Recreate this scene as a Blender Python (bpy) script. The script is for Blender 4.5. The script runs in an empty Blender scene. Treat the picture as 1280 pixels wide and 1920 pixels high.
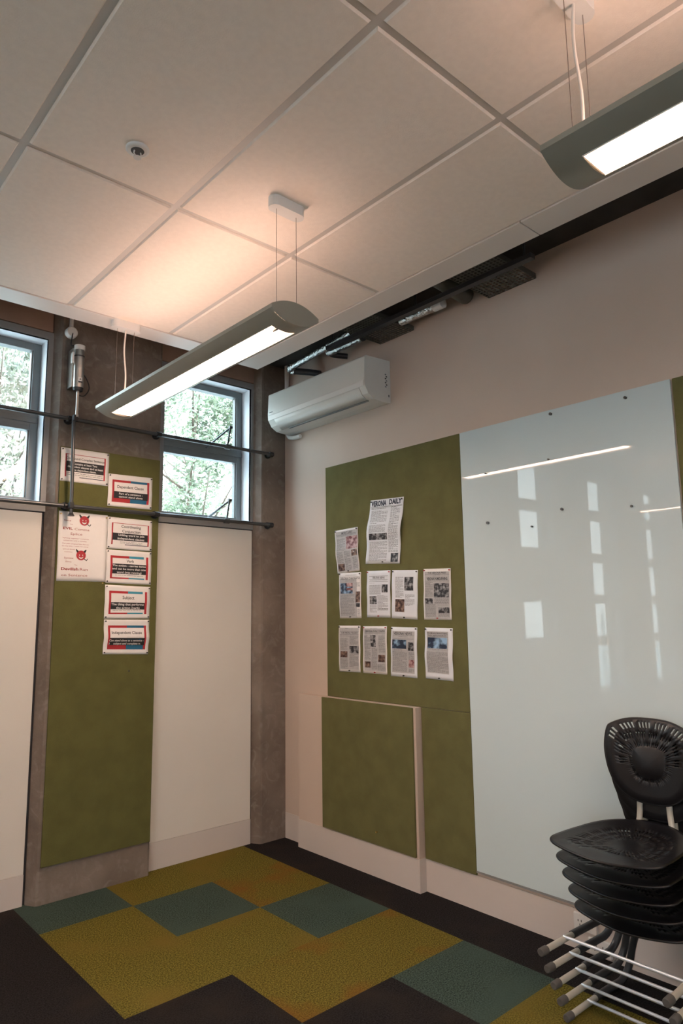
import bpy, bmesh, math, random
from mathutils import Vector, Matrix
random.seed(7)
sc = bpy.context.scene
COL = sc.collection

# ------------------------------------------------------------------ camera
cam = bpy.data.cameras.new('camera')
camo = bpy.data.objects.new('camera', cam); COL.objects.link(camo)
Rr = ((0.74712921, -0.66454557, -0.01330904), (0.08925234, 0.12014549, -0.9887361), (0.65865922, 0.73752576, 0.14907645))
camo.matrix_world = Matrix(((Rr[0][0], -Rr[1][0], -Rr[2][0], -1.32630615),
                            (Rr[0][1], -Rr[1][1], -Rr[2][1], -4.3155967),
                            (Rr[0][2], -Rr[1][2], -Rr[2][2], 1.57065183), (0, 0, 0, 1)))
cam.sensor_fit = 'VERTICAL'; cam.sensor_height = 36; cam.lens = 1285.382 / 1920 * 36
cam.clip_start = 0.05; cam.clip_end = 200
sc.camera = camo

# ------------------------------------------------------------------ view + light
sc.view_settings.view_transform = 'Standard'; sc.view_settings.look = 'None'
sc.view_settings.gamma = 1; sc.view_settings.use_curve_mapping = False
sc.view_settings.exposure = 0.0
sc.cycles.use_denoising = True
sc.cycles.max_bounces = 8; sc.cycles.diffuse_bounces = 5; sc.cycles.glossy_bounces = 4
sc.cycles.transparent_max_bounces = 12; sc.cycles.sample_clamp_indirect = 6
sc.cycles.caustics_reflective = False; sc.cycles.caustics_refractive = False
SKY = 17.0; SUN = 8.0; LAMP_UP = 13.0; LAMP_DOWN = 58.0
world = bpy.data.worlds.new('sky'); sc.world = world; world.use_nodes = True
wn = world.node_tree.nodes; wl = world.node_tree.links
bg = wn['Background']
tc = wn.new('ShaderNodeTexCoord'); sp = wn.new('ShaderNodeSeparateXYZ'); cr = wn.new('ShaderNodeValToRGB')
wl.new(tc.outputs['Generated'], sp.inputs[0]); wl.new(sp.outputs[2], cr.inputs[0]); wl.new(cr.outputs[0], bg.inputs[0])
cr.color_ramp.elements[0].position = 0.25; cr.color_ramp.elements[0].color = (0.42, 0.465, 0.50, 1)
cr.color_ramp.elements[1].position = 0.6; cr.color_ramp.elements[1].color = (0.62, 0.82, 1.0, 1)
bg.inputs[1].default_value = SKY
sun = bpy.data.lights.new('sun', 'SUN'); suno = bpy.data.objects.new('sun', sun); COL.objects.link(suno)
sun.energy = SUN; sun.angle = 0.02; sun.color = (1, 0.96, 0.88)
suno.rotation_euler = (math.radians(42), 0, math.radians(-28)); suno.location = (0, -3, 12)

# ------------------------------------------------------------------ materials
def mat(name, col, rough=0.7, metal=0.0, var=0.0, vs=6.0, bump=0.0, bs=60.0, emit=None, es=0.0, spec=None, col2=None, coat=0.0, detail=4, lo=0.35, hi=0.65):
    m = bpy.data.materials.new(name); m.use_nodes = True
    n = m.node_tree.nodes; l = m.node_tree.links; b = n['Principled BSDF']
    b.inputs['Roughness'].default_value = rough; b.inputs['Metallic'].default_value = metal
    if spec is not None: b.inputs['Specular IOR Level'].default_value = spec
    if coat: b.inputs['Coat Weight'].default_value = coat; b.inputs['Coat Roughness'].default_value = 0.02
    t = n.new('ShaderNodeTexCoord')
    nz = n.new('ShaderNodeTexNoise'); nz.inputs['Scale'].default_value = vs; nz.inputs['Detail'].default_value = detail
    l.new(t.outputs['Object'], nz.inputs['Vector'])
    r = n.new('ShaderNodeValToRGB')
    if col2 is None: c2 = tuple(max(0, c * (1 - var)) for c in col); c1 = tuple(min(1, c * (1 + var)) for c in col)
    else: c1, c2 = col, col2
    r.color_ramp.elements[0].position = lo; r.color_ramp.elements[0].color = (*c2, 1)
    r.color_ramp.elements[1].position = hi; r.color_ramp.elements[1].color = (*c1, 1)
    l.new(nz.outputs[0], r.inputs[0]); l.new(r.outputs[0], b.inputs['Base Color'])
    if bump:
        n2 = n.new('ShaderNodeTexNoise'); n2.inputs['Scale'].default_value = bs; n2.inputs['Detail'].default_value = 3
        l.new(t.outputs['Object'], n2.inputs['Vector'])
        bp = n.new('ShaderNodeBump'); bp.inputs['Strength'].default_value = bump; bp.inputs['Distance'].default_value = 0.01
        l.new(n2.outputs[0], bp.inputs['Height']); l.new(bp.outputs[0], b.inputs['Normal'])
    if emit:
        b.inputs['Emission Color'].default_value = (*emit, 1); b.inputs['Emission Strength'].default_value = es
    return m

def carpet(name, c1, c2, c3=None):
    m = mat(name, c1, rough=1.0, vs=150, col2=c2, bump=0.6, bs=300, spec=0.1, detail=3, lo=0.36, hi=0.64)
    n = m.node_tree.nodes; l = m.node_tree.links; b = n['Principled BSDF']
    big = n.new('ShaderNodeTexNoise'); big.inputs['Scale'].default_value = 2.6; big.inputs['Detail'].default_value = 3
    l.new(n['Texture Coordinate'].outputs['Object'], big.inputs['Vector'])
    rr = n.new('ShaderNodeValToRGB'); rr.color_ramp.elements[0].position = 0.5; rr.color_ramp.elements[1].position = 0.72
    rr.color_ramp.elements[0].color = (0, 0, 0, 1); rr.color_ramp.elements[1].color = (1, 1, 1, 1)
    l.new(big.outputs[0], rr.inputs[0])
    mx = n.new('ShaderNodeMix'); mx.data_type = 'RGBA'
    src = b.inputs['Base Color'].links[0].from_socket
    l.new(rr.outputs[0], mx.inputs[0]); l.new(src, mx.inputs[6])
    mx.inputs[7].default_value = (*(c3 or tuple(x * 0.8 for x in c1)), 1)
    l.new(mx.outputs[2], b.inputs['Base Color'])
    return m

M = {}
M['wall'] = mat('white_wall_paint', (0.60, 0.49, 0.415), 0.75, var=0.02, vs=3, bump=0.05, bs=90)
M['panel'] = mat('white_infill_panel', (0.72, 0.68, 0.62), 0.6, var=0.02, vs=2)
M['base'] = mat('skirting_paint', (0.62, 0.56, 0.52), 0.5, var=0.02, vs=3)
M['ceil'] = mat('ceiling_tile', (0.88, 0.79, 0.71), 0.9, var=0.02, vs=40, bump=0.12, bs=220)
M['bar'] = mat('ceiling_grid_metal', (0.60, 0.57, 0.54), 0.5, var=0.01)
M['trimw'] = mat('ceiling_border_paint', (0.72, 0.67, 0.63), 0.4, var=0.01)
M['slab'] = mat('dark_slab', (0.045, 0.04, 0.037), 0.9, var=0.2)
M['gap'] = mat('shadow_gap', (0.03, 0.03, 0.035), 0.7, var=0.1)
M['green'] = mat('olive_felt', (0.118, 0.115, 0.041), 0.95, var=0.08, vs=9, bump=0.25, bs=260, spec=0.15)
M['green_lit'] = mat('olive_felt_lit', (0.138, 0.134, 0.056), 0.95, var=0.08, vs=9, bump=0.25, bs=260, spec=0.15)  # same felt in a lighter colour, standing in for the stronger light here
M['edge'] = mat('board_edge', (0.10, 0.10, 0.05), 0.8, var=0.1)
M['grey'] = mat('grey_trim_paint', (0.24, 0.24, 0.24), 0.45, var=0.03)
M['reveal'] = mat('window_reveal_paint', (0.80, 0.82, 0.86), 0.5, var=0.02)
M['frame'] = mat('window_aluminium', (0.17, 0.185, 0.19), 0.35, metal=0.25, var=0.05)
M['rail'] = mat('dark_grey_steel', (0.09, 0.095, 0.10), 0.32, metal=0.6, var=0.08)
M['black'] = mat('black_plastic', (0.012, 0.012, 0.014), 0.45, var=0.1)
M['steel'] = mat('brushed_aluminium', (0.55, 0.53, 0.5), 0.28, metal=0.9, var=0.05, vs=30)
M['whitep'] = mat('white_plastic', (0.72, 0.71, 0.69), 0.4, var=0.01)
M['acw'] = mat('air_conditioner_plastic', (0.66, 0.66, 0.63), 0.35, var=0.01)
M['dark'] = mat('dark_slot', (0.03, 0.032, 0.035), 0.6, var=0.05)
M['greyslot'] = mat('grey_louvre', (0.16, 0.18, 0.19), 0.5, var=0.05)
M['board'] = mat('glossy_whiteboard', (0.60, 0.71, 0.74), 0.018, var=0.01, vs=2, spec=0.45)
M['lampb'] = mat('lamp_housing', (0.34, 0.33, 0.28), 0.38, metal=0.25, var=0.03)
M['lampi'] = mat('lamp_inner', (0.9, 0.85, 0.8), 0.4, var=0.01)
M['tube'] = mat('fluorescent_tube_glow', (1, 1, 1), 0.5, emit=(1.0, 0.70, 0.52), es=LAMP_DOWN)
M['up'] = mat('uplight_glow', (1, 1, 1), 0.5, emit=(1.0, 0.64, 0.49), es=LAMP_UP)
M['foil'] = mat('foil_lagging', (0.62, 0.62, 0.62), 0.22, metal=1.0, var=0.3, vs=30, bump=0.9, bs=70)
M['lag'] = mat('black_lagging', (0.03, 0.033, 0.038), 0.35, var=0.2)
M['tray'] = mat('perforated_tray_steel', (0.11, 0.11, 0.095), 0.5, metal=0.5, var=0.1)
M['wire'] = mat('suspension_wire', (0.25, 0.2, 0.17), 0.4, metal=0.6, var=0.02)
M['cable'] = mat('white_cable', (0.75, 0.68, 0.62), 0.5, var=0.01)
M['paper'] = mat('white_paper', (0.80, 0.77, 0.75), 0.6, var=0.015, vs=12)
M['paperb'] = mat('cool_white_paper', (0.76, 0.78, 0.82), 0.6, var=0.015, vs=12)
M['news'] = mat('newsprint_tint', (0.47, 0.46, 0.46), 0.8, var=0.06, vs=60)
M['ink'] = mat('black_ink', (0.012, 0.012, 0.014), 0.6, var=0.05)
M['inkg'] = mat('grey_ink', (0.12, 0.12, 0.125), 0.7, var=0.1)
M['inkn'] = mat('navy_ink', (0.012, 0.02, 0.05), 0.6, var=0.05)
M['red'] = mat('red_print', (0.42, 0.022, 0.03), 0.55, var=0.04)
M['redt'] = mat('dark_red_text', (0.30, 0.03, 0.025), 0.6, var=0.04)
M['blue'] = mat('blue_print', (0.012, 0.12, 0.23), 0.55, var=0.04)
M['cyan'] = mat('cyan_print', (0.04, 0.27, 0.38), 0.55, var=0.04)
M['papertext'] = mat('white_print', (0.72, 0.7, 0.68), 0.6, var=0.02)
M['picbw'] = mat('dark_photo_print', (0.42, 0.42, 0.43), 0.5, vs=42, col2=(0.015, 0.015, 0.02), detail=6, lo=0.45, hi=0.68)
M['picred'] = mat('red_photo_print', (0.62, 0.42, 0.40), 0.5, vs=40, col2=(0.13, 0.015, 0.02), detail=6, lo=0.4, hi=0.66)
M['picbrown'] = mat('brown_photo_print', (0.36, 0.24, 0.18), 0.5, vs=42, col2=(0.035, 0.012, 0.01), detail=6, lo=0.42, hi=0.7)
M['picblue'] = mat('blue_photo_print', (0.30, 0.48, 0.68), 0.5, vs=24, col2=(0.008, 0.02, 0.05), detail=6, lo=0.48, hi=0.66)
M['pinred'] = mat('red_pin', (0.4, 0.03, 0.03), 0.3); M['pinbrass'] = mat('brass_pin', (0.6, 0.42, 0.12), 0.3, metal=0.8)
M['chair'] = mat('black_chair_shell', (0.0075, 0.0075, 0.0095), 0.33, var=0.08, bump=0.06, bs=400, spec=0.38)
M['tube_paint'] = mat('pale_grey_tube_paint', (0.50, 0.48, 0.42), 0.38, metal=0.15, var=0.03)
M['chrome'] = mat('chromed_rod', (0.66, 0.72, 0.80), 0.3, metal=0.55, var=0.03)
M['rubber'] = mat('grey_rubber_foot', (0.07, 0.067, 0.063), 0.6, var=0.1)
M['sleeve'] = mat('dark_sleeve', (0.035, 0.036, 0.04), 0.4, var=0.1)
M['c_dark'] = carpet('charcoal_carpet', (0.030, 0.027, 0.028), (0.009, 0.008, 0.009), (0.030, 0.024, 0.021))
M['c_olive'] = carpet('olive_carpet', (0.23, 0.19, 0.036), (0.060, 0.052, 0.010), (0.17, 0.125, 0.026))
M['c_rust'] = carpet('olive_rust_carpet', (0.23, 0.185, 0.034), (0.065, 0.050, 0.010), (0.20, 0.088, 0.018))
M['c_teal'] = carpet('teal_carpet', (0.082, 0.122, 0.100), (0.022, 0.036, 0.031), (0.058, 0.090, 0.076))
M['leaf'] = mat('leaf', (0.32, 0.36, 0.24), 0.5, vs=1.5, col2=(0.15, 0.20, 0.13))
M['leaf2'] = mat('pale_leaf', (0.46, 0.42, 0.34), 0.5, vs=1.5, col2=(0.24, 0.26, 0.20))
M['bark'] = mat('bark', (0.12, 0.09, 0.07), 0.9, var=0.3)
M['ground_pale'] = mat('pale_bounce_ground', (0.45, 0.45, 0.43), 0.9, var=0.3, vs=3)
M['conc2'] = mat('pale_outdoor_wall', (0.45, 0.47, 0.47), 0.8, var=0.1)

def concrete():
    m = mat('raw_concrete', (0.235, 0.19, 0.155), 0.8, vs=3.5, col2=(0.125, 0.097, 0.078), bump=0.35, bs=45, detail=8, lo=0.3, hi=0.72)
    n = m.node_tree.nodes; l = m.node_tree.links; b = n['Principled BSDF']
    nz = n.new('ShaderNodeTexNoise'); nz.inputs['Scale'].default_value = 11; nz.inputs['Detail'].default_value = 8; nz.inputs['Distortion'].default_value = 1.5
    l.new(n['Texture Coordinate'].outputs['Object'], nz.inputs['Vector'])
    r = n.new('ShaderNodeValToRGB'); r.color_ramp.elements[0].position = 0.52; r.color_ramp.elements[1].position = 0.75
    l.new(nz.outputs[0], r.inputs[0])
    mx = n.new('ShaderNodeMix'); mx.data_type = 'RGBA'; src = b.inputs['Base Color'].links[0].from_socket
    mu = n.new('ShaderNodeMath'); mu.operation = 'MULTIPLY'; mu.inputs[1].default_value = 0.5; l.new(r.outputs[0], mu.inputs[0])
    l.new(mu.outputs[0], mx.inputs[0]); l.new(src, mx.inputs[6]); mx.inputs[7].default_value = (0.30, 0.27, 0.24, 1)
    l.new(mx.outputs[2], b.inputs['Base Color'])
    return m
M['conc'] = concrete()
M['ply'] = mat('brown_header_panel', (0.30, 0.20, 0.15), 0.6, var=0.1, vs=4)

def glass():
    m = bpy.data.materials.new('window_glass'); m.use_nodes = True; n = m.node_tree.nodes; l = m.node_tree.links
    n.clear(); o = n.new('ShaderNodeOutputMaterial'); t = n.new('ShaderNodeBsdfTransparent'); g = n.new('ShaderNodeBsdfGlossy')
    t.inputs[0].default_value = (0.93, 0.97, 0.96, 1); g.inputs['Roughness'].default_value = 0.02
    lw = n.new('ShaderNodeLayerWeight'); lw.inputs[0].default_value = 0.5; pw = n.new('ShaderNodeMath'); pw.operation = 'POWER'; pw.inputs[1].default_value = 5
    f = n.new('ShaderNodeMath'); f.operation = 'MULTIPLY_ADD'; f.inputs[1].default_value = 0.9; f.inputs[2].default_value = 0.04; x = n.new('ShaderNodeMixShader')
    l.new(lw.outputs['Facing'], pw.inputs[0]); l.new(pw.outputs[0], f.inputs[0]); l.new(f.outputs[0], x.inputs[0]); l.new(t.outputs[0], x.inputs[1]); l.new(g.outputs[0], x.inputs[2]); l.new(x.outputs[0], o.inputs[0])
    return m
M['glass'] = glass()
def leafy(m):
    n = m.node_tree.nodes; l = m.node_tree.links; b = n['Principled BSDF']
    t = n.new('ShaderNodeBsdfTranslucent'); x = n.new('ShaderNodeMixShader'); x.inputs[0].default_value = 0.45
    l.new(b.inputs['Base Color'].links[0].from_socket, t.inputs[0])
    l.new(b.outputs[0], x.inputs[1]); l.new(t.outputs[0], x.inputs[2]); l.new(x.outputs[0], n['Material Output'].inputs[0])
leafy(M['leaf']); leafy(M['leaf2'])

# ------------------------------------------------------------------ mesh helpers
class MB:
    def __init__(s): s.v = []; s.f = []; s.m = []; s.mats = []; s.smooth = []
    def _mi(s, m):
        if m not in s.mats: s.mats.append(m)
        return s.mats.index(m)
    def add(s, vs, fs, m, smooth=False):
        o = len(s.v); s.v += [tuple(x) for x in vs]; k = s._mi(m)
        for f in fs: s.f.append([o + i for i in f]); s.m.append(k); s.smooth.append(smooth)
    def box(s, a, b, m):
        x0, y0, z0 = a; x1, y1, z1 = b
        x0, x1 = min(x0, x1), max(x0, x1); y0, y1 = min(y0, y1), max(y0, y1); z0, z1 = min(z0, z1), max(z0, z1)
        s.add([(x0, y0, z0), (x1, y0, z0), (x1, y1, z0), (x0, y1, z0), (x0, y0, z1), (x1, y0, z1), (x1, y1, z1), (x0, y1, z1)],
              [(0, 3, 2, 1), (4, 5, 6, 7), (0, 1, 5, 4), (1, 2, 6, 5), (2, 3, 7, 6), (3, 0, 4, 7)], m)
    def prism(s, prof, axis, a, b, m, smooth=False):
        # prof: list of 2-D points in the other two axes; extrude along axis from a to b
        def mk(p, t):
            q = list(p); q.insert(axis, t); return tuple(q)
        n = len(prof); vs = [mk(p, a) for p in prof] + [mk(p, b) for p in prof]
        s.add(vs, [tuple(range(n))[::-1], tuple(range(n, 2 * n))], m)
        s.add(vs, [(i, (i + 1) % n, n + (i + 1) % n, n + i) for i in range(n)], m, smooth)
    def tube(s, pts, r, m, seg=12, caps=True):
        pts = [Vector(p) for p in pts]; n = len(pts); rs = r if isinstance(r, (list, tuple)) else [r] * n
        vs = []; ref = None
        for i, p in enumerate(pts):
            d = (pts[min(i + 1, n - 1)] - pts[max(i - 1, 0)]).normalized()
            if ref is None: ref = d.orthogonal().normalized()
            u = (ref - d * ref.dot(d)).normalized(); ref = u; w = d.cross(u)
            for k in range(seg):
                a = 2 * math.pi * k / seg; vs.append(p + (u * math.cos(a) + w * math.sin(a)) * rs[i])
        fs = []
        for i in range(n - 1):
            for k in range(seg):
                k2 = (k + 1) % seg; fs.append((i * seg + k, i * seg + k2, (i + 1) * seg + k2, (i + 1) * seg + k))
        s.add(vs, fs, m, True)
        if caps: s.add(vs, [tuple(range(seg))[::-1], tuple(range((n - 1) * seg, n * seg))], m)
    def build(s, name, parent=None, bevel=0.0, loc=None):
        me = bpy.data.meshes.new(name)
        me.from_pydata(s.v, [], s.f)
        for m in s.mats: me.materials.append(M[m])
        for p, k, sm in zip(me.polygons, s.m, s.smooth): p.material_index = k; p.use_smooth = sm
        o = bpy.data.objects.new(name, me); COL.objects.link(o)
        if loc:
            me.transform(Matrix.Translation(-Vector(loc))); o.location = loc
        if bevel:
            b = o.modifiers.new('bevel', 'BEVEL'); b.width = bevel; b.segments = 2; b.limit_method = 'ANGLE'
        if parent: o.parent = parent; o.matrix_parent_inverse = Matrix.Translation(-Vector(parent.location))
        return o

def tag(o, label=None, cat=None, group=None, kind=None):
    if label: o['label'] = label
    if cat: o['category'] = cat
    if group: o['group'] = group
    if kind: o['kind'] = kind
    return o
def empty(name, loc, label, cat, group=None, kind=None):
    o = bpy.data.objects.new(name, None); COL.objects.link(o); o.location = loc; o.empty_display_size = 0.1
    return tag(o, label, cat, group, kind)
def bez(p0, p1, p2, p3, n=12):
    out = []
    for i in range(n + 1):
        t = i / n; a = (1 - t) ** 3; b = 3 * (1 - t) ** 2 * t; c = 3 * (1 - t) * t * t; d = t ** 3
        out.append(tuple(a * p0[k] + b * p1[k] + c * p2[k] + d * p3[k] for k in range(3)))
    return out
def spline(pts, n=8):
    P = [Vector(p) for p in pts]; P = [P[0] * 2 - P[1]] + P + [P[-1] * 2 - P[-2]]; out = []
    for i in range(1, len(P) - 2):
        for k in range(n):
            t = k / n
            out.append(0.5 * ((2 * P[i]) + (P[i + 1] - P[i - 1]) * t + (2 * P[i - 1] - 5 * P[i] + 4 * P[i + 1] - P[i + 2]) * t * t + (3 * P[i] - P[i - 1] - 3 * P[i + 1] + P[i + 2]) * t ** 3))
    out.append(P[-2]); return [tuple(p) for p in out]

XW = 1.825; XL = -6.6; YB = -8.0; ZT = 3.51; ZC = 3.27
# ------------------------------------------------------------------ floor of carpet tiles
def cellmat(i, j):
    t = {(0, 0): 'c_teal', (1, 0): 'c_olive', (2, 0): 'c_olive', (0, 1): 'c_olive', (1, 1): 'c_teal', (2, 1): 'c_rust',
         (0, 2): 'c_olive', (1, 2): 'c_olive', (2, 2): 'c_teal', (0, 3): 'c_dark', (1, 3): 'c_rust', (2, 3): 'c_rust',
         (0, 4): 'c_teal', (1, 4): 'c_dark', (2, 4): 'c_teal', (2, 5): 'c_olive', (1, 5): 'c_olive', (2, 6): 'c_teal', (0, 5): 'c_dark'}
    if (i, j) in t: return t[(i, j)]
    if i < 0 and i >= -3 or i >= 3: return 'c_dark'
    return ['c_dark', 'c_teal', 'c_olive', 'c_dark', 'c_rust'][(i * 7 + j * 3 + (i * j) % 3) % 5]
f = MB()
for i in range(-14, 4):
    for j in range(-1, 16):
        x0, x1 = i * 0.5, (i + 1) * 0.5; y1, y0 = -j * 0.5, -(j + 1) * 0.5
        x1 = min(x1, XW + 0.1); y1 = min(y1, 0.1)
        if x1 <= x0 or y1 <= y0: continue
        f.add([(x0, y0, 0), (x1, y0, 0), (x1, y1, 0), (x0, y1, 0)], [(0, 1, 2, 3)], cellmat(i, j))
f.box((-7, -8, -0.1), (XW + 0.1, 0.15, -0.002), 'slab')
tag(f.build('floor'), 'carpet tile floor in charcoal, olive and teal squares', kind='structure')

# ------------------------------------------------------------------ ceiling raft
YR = -0.535; XR = 1.287; YI = -0.69; XI = 1.13
c = MB(); c.box((XL, YB, ZC + 0.008), (XR - 0.004, YR - 0.004, ZC + 0.03), 'bar')
xs = [XI] + [0.54 - 0.605 * k for k in range(13)]; ys = [YI] + [-1.886 - 1.202 * k for k in range(6)]
for a in range(len(xs) - 1):
    for b in range(len(ys) - 1):
        g1 = 0.004 if a == 0 else 0.013; g2 = 0.004 if b == 0 else 0.011
        x1, x0, y1, y0 = xs[a] - g1, xs[a + 1] + 0.014, ys[b] - g2, ys[b + 1] + 0.012
        if x1 < XL: continue
        e = 0.006
        c.add([(x0, y0, ZC + 0.0079), (x1, y0, ZC + 0.0079), (x1, y1, ZC + 0.0079), (x0, y1, ZC + 0.0079),
               (x0 + e, y0 + e, ZC), (x1 - e, y0 + e, ZC), (x1 - e, y1 - e, ZC), (x0 + e, y1 - e, ZC)],
              [(4, 7, 6, 5), (0, 4, 5, 1), (1, 5, 6, 2), (2, 6, 7, 3), (3, 7, 4, 0)], 'ceil')
tag(c.build('ceiling'), 'suspended ceiling of large pale tiles', kind='structure')
t = MB()
t.box((XI, YB, ZC - 0.004), (XR, -2.77, ZC + 0.045), 'trimw'); t.box((XI, -2.766, ZC - 0.004), (XR, YR, ZC + 0.045), 'trimw')
tag(t.build('trim_1', bevel=0.002), 'pale border of the ceiling beside the right wall', kind='structure')
t = MB(); t.box((XL, YI, ZC - 0.0035), (XI - 0.001, YR, ZC + 0.045), 'trimw')
tag(t.build('trim_2', bevel=0.002), 'pale border of the ceiling beside the window wall', kind='structure')
s = MB(); s.box((XL - 0.2, YB - 0.2, ZT), (XW + 0.2, 0.2, ZT + 0.15), 'slab')
tag(s.build('ceiling_slab'), 'dark slab above the suspended ceiling', kind='structure')

# ------------------------------------------------------------------ plain walls
w = MB(); w.box((XW, YB - 0.2, 0), (XW + 0.15, 0.2, ZT), 'wall'); tag(w.build('wall_right'), 'white painted wall carrying the boards', kind='structure')
# the two walls out of view have openings added to let in more daylight
w = MB(); w.box((XL - 0.15, YB - 0.2, 0), (XL, 0.2, 0.85), 'wall'); w.box((XL - 0.15, YB - 0.2, 3.0), (XL, 0.2, ZT), 'wall')
w.box((XL - 0.15, -2.4, 0.85), (XL, 0.2, 3.0), 'wall'); w.box((XL - 0.15, YB - 0.2, 0.85), (XL, YB + 0.4, 3.0), 'wall'); w.box((XL - 0.15, -5.6, 0.85), (XL, -2.4, 3.0), 'wall')
tag(w.build('wall_left'), 'far white wall out of view', kind='structure')
w = MB(); w.box((XL, YB - 0.15, 0), (XW, YB, 0.85), 'wall'); w.box((XL, YB - 0.15, 3.0), (XW, YB, ZT), 'wall')
for q in range(5): w.box((XL + q * 2.0, YB - 0.15, 0.85), (min(XW, XL + q * 2.0 + 1.7), YB, 3.0), 'wall')
tag(w.build('wall_back'), 'wall behind the camera', kind='structure')
w = MB(); w.box((XL - 0.3, YB - 1.6, 3.4), (XW + 0.2, YB - 0.21, 3.6), 'conc2'); tag(w.build('sunshade'), 'eave added unseen over the daylight openings behind the camera, keeping sun out', kind='structure')  # unseen slab, added to keep direct sun out of the back openings
w = MB(); w.add([(-40, -40, -0.3), (XL - 0.2, -40, -0.3), (XL - 0.2, 0.19, -0.3), (-40, 0.19, -0.3)], [(0, 1, 2, 3)], 'conc2'); w.add([(XL - 0.2, -40, -0.3), (20, -40, -0.3), (20, YB - 0.2, -0.3), (XL - 0.2, YB - 0.2, -0.3)], [(0, 1, 2, 3)], 'conc2')
tag(w.build('bounceboard'), 'pale paving outside behind the camera, added unseen to bounce daylight indoors', kind='structure')  # unseen pale sheet, added to throw daylight up to the ceiling
# low boxed-out section on the right wall
w = MB(); w.box((1.77, -1.478, 0), (XW + 0.001, -0.362, 1.024), 'wall')
tag(w.build('wall_boxing', bevel=0.003), 'low boxed-out section of white wall in the corner', kind='structure')
b = MB(); b.box((1.765, -1.4785, 0), (1.7702, -0.3615, 0.182), 'base'); b.box((1.766, -1.483, 0), (XW, -1.4782, 0.182), 'base')
tag(b.build('baseboard_box'), 'skirting of the boxed-out section', kind='structure')
b = MB(); b.box((XW - 0.004, -0.3615, 0), (XW, -0.14, 0.174), 'base'); b.box((XW - 0.004, YB, 0), (XW, -1.483, 0.178), 'base')
tag(b.build('baseboard_right'), 'skirting of the right wall', kind='structure')

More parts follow.
